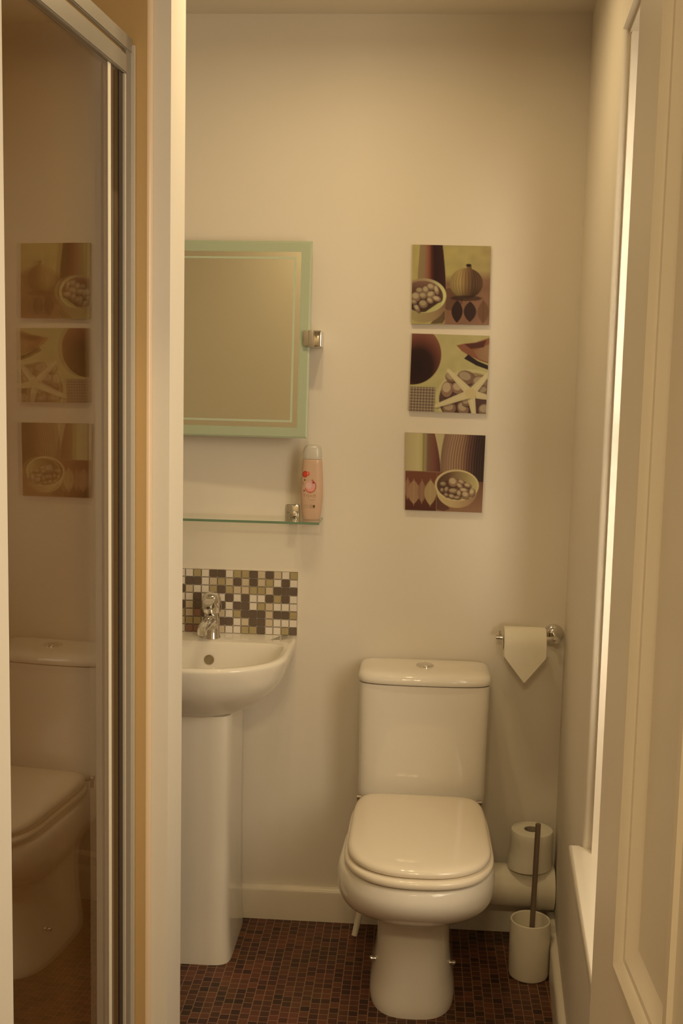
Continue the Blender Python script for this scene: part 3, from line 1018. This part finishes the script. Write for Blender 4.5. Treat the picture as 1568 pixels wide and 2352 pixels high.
def picture_starfish():
    cv = Canvas(128, ink(158, 136, 78))
    U, V = cv.U, cv.V
    mottled(cv, 0.08, 2)
    d = cv.ell(0.015, 0.275, 0.375, 0.385)
    rr_ = np.sqrt(((U - 0.10) / 0.30) ** 2 + ((V - 0.42) / 0.36) ** 2)
    cput(cv, d, grad(rr_, [(0, ink(36, 21, 15)), (0.6, ink(44, 24, 17)), (0.95, ink(92, 48, 32)), (1.3, ink(118, 70, 46)), (1.8, ink(104, 56, 38))]))
    cv.put(cv.poly([(0.58, 0.135), (0.68, 0.11), (0.82, 0.09), (1.02, 0.02), (1.02, 0.36), (0.90, 0.325), (0.745, 0.26), (0.65, 0.205)]), ink(118, 68, 40))
    cput(cv, cv.poly([(0.80, 0.20), (1.02, 0.10), (1.02, 0.34), (0.88, 0.30)]) * 0.7, grad(U, [(0.8, ink(128, 84, 50)), (1, ink(142, 108, 66))]))
    cv.put(cv.poly([(0.68, 0.118), (0.84, 0.095), (0.965, 0.055), (0.93, 0.15), (0.77, 0.175)]) * 0.9, ink(66, 30, 20))
    cv.put(cv.poly([(0.685, 0.30), (0.735, 0.245), (0.86, 0.325), (1.02, 0.385), (1.02, 0.44), (0.85, 0.385)]), ink(38, 22, 16))
    m = (U < 0.335) & (V > 0.685)
    w = 0.5 + 0.25 * np.sin(U * 2 * math.pi * 26) + 0.25 * np.sin(V * 2 * math.pi * 26)
    cput(cv, m * 1.0, grad(w, [(0, ink(72, 50, 38)), (1, ink(150, 122, 84))]))
    cv.put(cv.ell(0.795, 0.82, 0.452, 0.385), ink(168, 146, 88))
    cput(cv, cv.ell(0.80, 0.825, 0.415, 0.348), grad(V, [(0.45, ink(140, 112, 66)), (0.7, ink(86, 56, 42)), (1, ink(64, 38, 28))]))
    cv.pebbles([(0.485, 0.70, 0.075, 0.105, 0.1, 1.05), (0.62, 0.68, 0.075, 0.075, 0.4, 1.0), (0.72, 0.54, 0.11, 0.085, 0.3, 0.8), (0.92, 0.60, 0.12, 0.09, 0.1, 0.85), (0.95, 0.70, 0.07, 0.06, 0, 0.75),
                (0.52, 0.94, 0.09, 0.08, 0.2, 0.85), (0.70, 0.94, 0.07, 0.09, -0.5, 0.9), (0.98, 0.95, 0.08, 0.08, 0, 0.85), (0.52, 0.55, 0.07, 0.05, 0.5, 0.85), (0.74, 0.86, 0.06, 0.05, 0, 0.8)],
               ink(168, 138, 94), ink(122, 88, 58))
    cx, cy = 0.79, 0.745
    for tx, ty in ((0.485, 0.455), (1.03, 0.46), (1.08, 0.80), (0.855, 1.06), (0.345, 0.925)):
        dx, dy = tx - cx, ty - cy
        L = math.hypot(dx, dy)
        nx, ny = -dy / L, dx / L
        a, c_ = 0.055, 0.024
        arm = [(cx + nx * a, cy + ny * a), (tx + nx * c_, ty + ny * c_), (tx + dx / L * 0.02, ty + dy / L * 0.02), (tx - nx * c_, ty - ny * c_), (cx - nx * a, cy - ny * a)]
        cv.put(cv.poly([(p[0] + 0.012, p[1] + 0.018) for p in arm]) * 0.5, ink(62, 38, 26))
        cv.put(cv.poly(arm), ink(178, 152, 98))
    for tx, ty in ((0.485, 0.455), (1.03, 0.46), (1.08, 0.80), (0.855, 1.06), (0.345, 0.925)):
        cv.put(cv.poly([(cx - 0.012, cy), (cx + 0.012, cy), (tx + 0.004, ty), (tx - 0.004, ty)]) * 0.5, ink(192, 166, 112))
    cv.put(cv.ell(cx, cy, 0.07, 0.065), ink(176, 146, 88))
    return cv


def picture_ribbed_vases():
    cv = Canvas(128, ink(166, 140, 88))
    U, V = cv.U, cv.V
    mottled(cv, 0.05, 3)
    right = 0.365 + 0.085 * np.sin(np.clip(V * 2.9, 0, 1.5))
    cput(cv, (V < 0.49) * cv.soft(U - right), grad(U, [(0, ink(160, 132, 82)), (0.16, ink(172, 148, 92)), (0.21, ink(164, 138, 76)), (0.222, ink(124, 100, 58)), (0.25, ink(140, 116, 70)), (0.28, ink(110, 76, 48)), (0.36, ink(106, 62, 42)), (0.45, ink(72, 38, 28))]))
    leftb = 0.49 - 0.045 * np.sin(np.clip(V * 4.2, 0, 1.6)) + 0.10 * np.clip(V - 0.42, 0, 1)
    t = np.clip((U - leftb) / (1 - leftb), 0, 1)
    base = grad(t, [(0, ink(112, 78, 50)), (0.2, ink(134, 98, 64)), (0.45, ink(128, 90, 56)), (0.62, ink(86, 54, 36)), (0.8, ink(54, 32, 22)), (1, ink(46, 28, 18))])
    rib = 1 + (0.42 * np.clip((t - 0.05) * 4, 0, 1)) * np.sin((t + 0.03 * np.sin(V * 4)) * 2 * math.pi * 17 + V * 2)
    cput(cv, (V < 0.62) * cv.soft(leftb - U), base * rib[..., None])
    cput(cv, cv.soft(0.49 - V, 0.01) * (U < 0.48), grad(V, [(0.49, ink(104, 58, 36)), (0.7, ink(100, 54, 34)), (1, ink(84, 44, 28))]))
    cput(cv, cv.soft(0.60 - V, 0.01) * (U >= 0.40), grad(V, [(0.6, ink(96, 58, 36)), (1, ink(126, 86, 52))]))
    cv.put(cv.poly([(0.41, 0.98), (0.405, 0.75), (0.52, 0.88), (0.58, 0.97), (0.50, 1.0)]) * 0.8, ink(72, 38, 26))
    cv.put(((V > 0.86) & (U < 0.40)) * 0.45, ink(62, 30, 20))
    cv.leaf(0.030, 0.72, 0.045, 0.13, ink(126, 84, 54), ink(150, 112, 70))
    cv.leaf(0.110, 0.765, 0.082, 0.155, ink(138, 98, 62), ink(160, 120, 76))
    cv.leaf(0.215, 0.755, 0.055, 0.145, ink(124, 84, 54), ink(150, 112, 70))
    cv.leaf(0.325, 0.765, 0.078, 0.165, ink(148, 116, 68), ink(166, 132, 82))
    cv.put(cv.soft(np.abs(U - 0.405) - 0.003) * (V > 0.49) * 0.6, ink(130, 92, 58))
    cput(cv, cv.ell(0.665, 0.725, 0.262, 0.225) * (V > 0.62), grad(U, [(0.42, ink(172, 142, 84)), (0.6, ink(166, 132, 78)), (0.9, ink(136, 96, 60))]))
    cput(cv, cv.ell(0.662, 0.655, 0.282, 0.202), grad(U, [(0.38, ink(178, 148, 92)), (0.9, ink(184, 154, 92))]))
    cput(cv, cv.ell(0.668, 0.658, 0.262, 0.184), grad(U, [(0.40, ink(74, 48, 30)), (0.55, ink(92, 62, 38)), (0.75, ink(134, 106, 60)), (0.93, ink(166, 140, 80))]))
    cv.put(cv.ell(0.64, 0.70, 0.20, 0.12) * 0.75, ink(70, 44, 28))
    cv.pebbles([(0.615, 0.615, 0.062, 0.062, 0.6, 1.05), (0.488, 0.645, 0.042, 0.032, 0, 0.75), (0.53, 0.715, 0.026, 0.042, 0.4, 0.8), (0.72, 0.61, 0.045, 0.032, 0.3, 0.95),
                (0.80, 0.65, 0.045, 0.03, 0.2, 1.05), (0.70, 0.66, 0.045, 0.03, 0.6, 1.0), (0.62, 0.73, 0.062, 0.036, 0, 0.85), (0.755, 0.715, 0.055, 0.03, 0.1, 1.1), (0.695, 0.76, 0.03, 0.045, 0, 0.95),
                (0.78, 0.775, 0.05, 0.045, 0.3, 1.05), (0.60, 0.80, 0.042, 0.028, 0.2, 0.95), (0.86, 0.74, 0.035, 0.05, 0.4, 1.15), (0.53, 0.785, 0.03, 0.025, 0.3, 0.75), (0.67, 0.815, 0.04, 0.02, 0, 0.9), (0.475, 0.725, 0.025, 0.03, 0, 0.7)],
               ink(172, 142, 92), ink(122, 88, 56))
    return cv


def inked_grid(name, cv, pos, parent, material):
    n = cv.n
    vs = [pos(cv.U[i, j], cv.V[i, j]) for i in range(n + 1) for j in range(n + 1)]
    off = wloc(parent)
    me = bpy.data.meshes.new(name)
    fs = []
    for i in range(n):
        for j in range(n):
            a = i * (n + 1) + j
            fs.append((a, a + n + 1, a + n + 2, a + 1))
    me.from_pydata([tuple(Vector(v) - off) for v in vs], [], fs)
    at = me.color_attributes.new('ink', 'FLOAT_COLOR', 'POINT')
    flat = np.concatenate([np.clip(cv.C, 0, 1).reshape(-1, 3), np.ones(((n + 1) ** 2, 1))], 1).astype(np.float32)
    at.data.foreach_set('color', flat.ravel())
    me.materials.append(material)
    me.shade_smooth()
    o = bpy.data.objects.new(name, me)
    COL.objects.link(o)
    o.parent = parent
    return o


pics = [((-0.029, 1.794), (0.1665, 1.793), (0.169, 1.5985), (-0.0265, 1.5975), picture_vase_gourd(), 'top wall picture showing a dark vase, ribbed gourd and bowl of pebbles'),
        ((-0.024, 1.5735), (0.171, 1.5715), (0.169, 1.375), (-0.0265, 1.3785), picture_starfish(), 'middle wall picture showing a pale starfish on a bowl of pebbles'),
        ((-0.0325, 1.3225), (0.170, 1.320), (0.168, 1.122), (-0.029, 1.124), picture_ribbed_vases(), 'bottom wall picture showing two vases, pale leaves and a pebble bowl')]
PD = 0.010
for tl, tr_, br_, bl, cv, lab in pics:
    cx = (tl[0] + br_[0]) / 2
    cz = (tl[1] + br_[1]) / 2
    t = thing('picture', (cx, BW - PD / 2, min(bl[1], br_[1])), lab, 'picture', 'still life pictures in a column on the back wall')

    def pos(u, v, y=BW - PD - 0.0004, q=(tl, tr_, br_, bl)):
        x = (q[0][0] * (1 - u) + q[1][0] * u) * (1 - v) + (q[3][0] * (1 - u) + q[2][0] * u) * v
        z = (q[0][1] * (1 - u) + q[1][1] * u) * (1 - v) + (q[3][1] * (1 - u) + q[2][1] * u) * v
        return (x, y, z)
    b = MB()
    b.loft([[Vector(pos(u, v, y)) for u, v in ((0, 0), (1, 0), (1, 1), (0, 1))] for y in (BW - 0.0005, BW - PD)])
    b.link('panel', m_board, t, smooth=False)
    inked_grid('printed_image', cv, pos, t, m_print)

# ------------------------------------------------------------------ shower gel bottle on the shelf
GXb, GYb, GZb = -0.2665, 2.858, SHZ
bot = thing('bottle', (GXb, GYb, GZb), 'translucent pink shower gel bottle with a red logo on the end of the glass shelf', 'bottle')


def bring(w, d, z, n=2.6, N=48, dx=0.0):
    return [Vector((GXb + dx + w * spow(math.cos(2 * math.pi * k / N), 2 / n), GYb + d * spow(math.sin(2 * math.pi * k / N), 2 / n), GZb + z)) for k in range(N)]


bprof = [(0.0, 0.0195, 0.0125), (0.003, 0.022, 0.0145), (0.02, 0.0248, 0.0165), (0.045, 0.0272, 0.018), (0.068, 0.0284, 0.0185), (0.095, 0.0280, 0.018), (0.12, 0.0268, 0.0175), (0.140, 0.0255, 0.0168), (0.150, 0.0248, 0.0162), (0.1535, 0.0240, 0.0155)]
zz_ = [p[0] for p in bprof]


def bw(z, i):
    return float(np.interp(z, zz_, [p[i] for p in bprof]))


m_gel = mat('pink_gel_bottle', (0.63, 0.43, 0.31), 0.25, spec=0.5, noise=0.03, nscale=20)
m_gel.node_tree.nodes['Principled BSDF'].inputs['Transmission Weight'].default_value = 0.0
b = MB()
b.loft([bring(w, d, z) for z, w, d in resample(bprof, 4)])
b.link('bottle_body', m_gel, bot, angle=50)
b = MB()
b.loft([bring(w, d, z) for z, w, d in [(0.1545, 0.0235, 0.0150), (0.158, 0.0245, 0.0160), (0.172, 0.0238, 0.0156), (0.182, 0.0220, 0.0145), (0.188, 0.0185, 0.012), (0.1905, 0.012, 0.008)]])
b.link('cap', m_cap, bot, angle=50)
# printed label on the front of the bottle
base = np.array((0.63, 0.43, 0.31))
cv = Canvas(112, base)
U, V = cv.U + 0.075, cv.V * 0.92 + 0.015


def ann(cx, cy, r0, r1, col, k=1.0):
    d = np.hypot((U - cx) * 0.42, V - cy)
    cv.put(np.clip(0.5 - (np.abs(d - (r0 + r1) / 2) - (r1 - r0) / 2) / 0.01, 0, 1) * k, col)


RED, DRED = (0.72, 0.09, 0.06), (0.32, 0.06, 0.04)
ann(0.26, 0.215, 0.0, 0.055, RED)
ann(0.26, 0.215, 0.040, 0.056, DRED, 0.8)
ann(0.40, 0.205, 0.0, 0.034, RED)
ann(0.39, 0.20, 0.0, 0.016, (0.85, 0.30, 0.26))
ann(0.53, 0.42, 0.0, 0.095, (0.72, 0.38, 0.38), 0.8)
ann(0.45, 0.41, 0.0, 0.055, (0.76, 0.52, 0.50), 0.9)
cv.put((np.abs(np.hypot((U - 0.53) * 0.42, V - 0.42) - 0.105) < 0.009) * ((U - 0.45) * 0.5 + (V - 0.40) > -0.02) * 0.85, (0.42, 0.08, 0.06))
cv.put((np.abs(np.hypot((U - 0.53) * 0.42, V - 0.42) - 0.080) < 0.016) * ((V - 0.44) > 0.01) * 0.8, (0.85, 0.32, 0.28))
ann(0.66, 0.355, 0.0, 0.020, (0.38, 0.05, 0.07))
ann(0.62, 0.31, 0.0, 0.010, (0.45, 0.14, 0.14))
for cx, cy, r_, c_ in ((0.26, 0.315, 0.016, (0.16, 0.07, 0.04)), (0.17, 0.355, 0.010, (0.35, 0.17, 0.11)), (0.21, 0.385, 0.011, (0.33, 0.16, 0.10)), (0.25, 0.50, 0.017, (0.34, 0.10, 0.06))):
    ann(cx, cy, 0.0, r_, c_)
INK2 = (0.42, 0.23, 0.14)
for x0, x1, y0, y1 in ((0.20, 0.31, 0.55, 0.562), (0.245, 0.275, 0.55, 0.60), (0.345, 0.37, 0.565, 0.605), (0.365, 0.40, 0.565, 0.575), (0.44, 0.465, 0.555, 0.625), (0.465, 0.50, 0.575, 0.59), (0.53, 0.555, 0.58, 0.605),
                       (0.565, 0.59, 0.565, 0.605), (0.65, 0.675, 0.565, 0.61), (0.69, 0.77, 0.565, 0.577), (0.69, 0.77, 0.60, 0.61), (0.75, 0.775, 0.565, 0.61), (0.52, 0.78, 0.648, 0.662)):
    cv.put(((U > x0) & (U < x1) & (V > y0) & (V < y1)) * 0.85, INK2)
cv.put(((U > 0.22) & (U < 0.68) & (V > 0.735) & (V < 0.80)) * 0.5, (0.48, 0.34, 0.22))
for y0 in (0.74, 0.758, 0.776, 0.794):
    cv.put(((U > 0.53) & (U < 0.63) & (V > y0) & (V < y0 + 0.007)) * 0.6, (0.35, 0.2, 0.13))
cv.put(((U > 0.665) & (U < 0.765) & (V > 0.738) & (V < 0.785)) * 0.95, (0.07, 0.045, 0.02))
cv.put(((U > 0.665) & (U < 0.765) & (V > 0.79) & (V < 0.802)) * 0.8, (0.2, 0.1, 0.05))


def lpos(u, v):
    z = 0.010 + (1 - v) * 0.136
    w, d = bw(z, 1) + 0.0003, bw(z, 2) + 0.0003
    k = (2 * u - 1) * 0.97
    return (GXb + w * k, GYb - d * (1 - abs(k) ** 2.6) ** (1 / 2.6), GZb + z)


inked_grid('printed_label', cv, lpos, bot, print_mat('printed_bottle', 0.25))

# ------------------------------------------------------------------ toilet roll holder, its roll
ZR, YR = 0.8105, 2.850
hol = thing('toilet_roll_holder', (0.30, BW - 0.02, 0.78), 'chrome toilet roll holder with a round wall plate near the right corner', 'roll holder')
FXc = 0.3645
b = MB()
b.lathe([(0.0265, 0.0), (0.0265, 0.003), (0.0245, 0.008), (0.0185, 0.013), (0.011, 0.016)], (FXc, BW - 0.0004, ZR), (0, -1, 0), n=40)
b.link('wall_plate', m_chrome, hol)
b = MB()
b.tube([(FXc, BW - 0.010, ZR), (FXc, YR + 0.018, ZR), (FXc - 0.003, YR + 0.007, ZR), (FXc - 0.010, YR + 0.001, ZR), (FXc - 0.02, YR, ZR), (0.212, YR, ZR)], 0.0058, n=20)
b.lathe([(0.0085, 0.0), (0.0085, 0.006), (0.0, 0.007)], (FXc, YR + 0.002, ZR - 0.002), (0, -1, 0), n=20, cap1=False)
b.link('arm', m_chrome, hol)
b = MB()
b.tube([(0.2215, YR, ZR), (0.2215, YR, ZR + 0.018)], 0.0034, n=16)
b.link('end_stop', m_chrome, hol)
RX0, RX1, ZC, RO = 0.2315, 0.3355, 0.797, 0.0425
rol = thing('toilet_roll', (0.2835, YR, ZC - RO), 'toilet roll hanging on the chrome holder with its sheet folded to a point', 'toilet roll')


def roll_rings(x0, x1, ro, ri, N=48):
    def c(x, r):
        return [Vector((x, YR + r * math.cos(2 * math.pi * k / N), ZC + r * math.sin(2 * math.pi * k / N))) for k in range(N)]
    return [c(x0, ri), c(x0, ro - 0.001), c(x0 + 0.001, ro), c(x1 - 0.001, ro), c(x1, ro - 0.001), c(x1, ri), c(x0, ri)]


b = MB()
b.loft(roll_rings(RX0, RX1, RO, 0.0212), cap0=False, cap1=False)
bmesh.ops.remove_doubles(b.bm, verts=b.bm.verts, dist=1e-6)
b.link('paper', m_paper, rol, angle=40)
b = MB()
b.loft(roll_rings(RX0 + 0.001, RX1 - 0.001, 0.0211, 0.0198), cap0=False, cap1=False)
bmesh.ops.remove_doubles(b.bm, verts=b.bm.verts, dist=1e-6)
b.link('core', m_card, rol, angle=40)
# hanging sheet: over the front of the roll, then straight down to a folded point
b = MB()
path = [(YR - (RO + 0.0012) * math.sin(R(a)), ZC + (RO + 0.0012) * math.cos(R(a))) for a in range(20, 91, 10)] + [(YR - RO - 0.0016, z) for z in (0.785, 0.772)]
tipz = 0.7065
outer = []
for y, z in path:
    outer.append((RX0, RX1, y, z))
steps = 10
for k in range(1, steps + 1):
    t = k / steps
    h = (RX1 - RX0) / 2 * (1 - t) + 0.0015
    mid = (RX0 + RX1) / 2
    outer.append((mid - h, mid + h, YR - RO - 0.0016, 0.772 + (tipz - 0.772) * t))
for dy in (0.0, 0.0009):
    prev = None
    for x0, x1, y, z in outer:
        cur = [b.bm.verts.new((x0, y + dy, z)), b.bm.verts.new((x1, y + dy, z))]
        if prev:
            b.bm.faces.new((prev[0], prev[1], cur[1], cur[0]))
        prev = cur
b.link('hanging_sheet', m_paper, rol, angle=40)

# spare roll standing on the waste pipe
SX, SY, SZ = 0.3225, 2.838, PZ + 0.0545
spr = thing('toilet_roll', (SX, SY, SZ), 'spare toilet roll standing on the white waste pipe in the corner', 'toilet roll')
b = MB()
N = 56


def sring(r, z, flare=0.0):
    out = []
    for k in range(N):
        t = 2 * math.pi * k / N
        e = flare * max(0.0, math.cos(t - R(215))) ** 2
        out.append(Vector((SX + (r + e) * math.cos(t), SY + (r + e) * math.sin(t), SZ + z)))
    return out


ro = 0.0540
sec = [(ro - 0.003, 0.0, 0.007), (ro, 0.002, 0.009), (ro, 0.012, 0.008), (ro, 0.028, 0.005), (ro, 0.045, 0.001), (ro, 0.075, 0.0), (ro, 0.096, 0.0), (ro - 0.0015, 0.099, 0.0), (ro - 0.004, 0.100, 0.0), (0.0205, 0.0995, 0.0), (0.0205, 0.0, 0.0)]
rings = [sring(*s) for s in sec]
b.loft(rings + [rings[0]], cap0=False, cap1=False)
bmesh.ops.remove_doubles(b.bm, verts=b.bm.verts, dist=1e-6)
b.link('paper', m_paper, spr, angle=40)
b = MB()
rings = [sring(0.0204, 0.0985), sring(0.0204, 0.001), sring(0.0192, 0.001), sring(0.0192, 0.0985)]
b.loft(rings + [rings[0]], cap0=False, cap1=False)
bmesh.ops.remove_doubles(b.bm, verts=b.bm.verts, dist=1e-6)
b.link('core', m_card, spr, angle=40)

# ------------------------------------------------------------------ toilet brush in its pot
HX, HY = 0.3105, 2.684
pot = thing('toilet_brush_holder', (HX, HY, 0), 'white ceramic cylinder pot for the toilet brush on the floor in the corner', 'brush holder')
b = MB()
b.lathe([(0.0, 0.0), (0.044, 0.0), (0.0475, 0.002), (0.0492, 0.008), (0.0495, 0.07), (0.0495, 0.139), (0.0488, 0.1425), (0.0465, 0.144), (0.0442, 0.1425), (0.0432, 0.139), (0.0425, 0.10), (0.0425, 0.012), (0.0, 0.011)], (HX, HY, 0), n=64, cap0=False, cap1=False)
bmesh.ops.remove_doubles(b.bm, verts=b.bm.verts, dist=1e-6)
b.link('pot', m_cup, pot, angle=40)
bru = thing('toilet_brush', (HX, HY, 0.013), 'toilet brush with a thin dark steel handle standing in the white pot', 'toilet brush')
b = MB()
b.tube([(HX + 0.004, HY - 0.004, 0.112), (HX + 0.0095, HY + 0.006, 0.386)], 0.0066, n=24)
bmesh.ops.bevel(b.bm, geom=[e for e in b.bm.edges if len(e.link_faces) == 2 and any(len(f.verts) > 4 for f in e.link_faces)], offset=0.0012, segments=2, affect='EDGES')
b.link('handle', m_steel, bru, angle=30)
b = MB()
b.lathe([(0.010, 0.0), (0.030, 0.004), (0.037, 0.02), (0.038, 0.06), (0.033, 0.078), (0.016, 0.084)], (HX + 0.001, HY - 0.001, 0.013), n=40)
b.lathe([(0.040, 0.0), (0.041, 0.003), (0.039, 0.006), (0.012, 0.009), (0.0095, 0.018)], (HX + 0.001, HY - 0.001, 0.097), n=40)
b.link('brush_head', m_bristle, bru, angle=40)
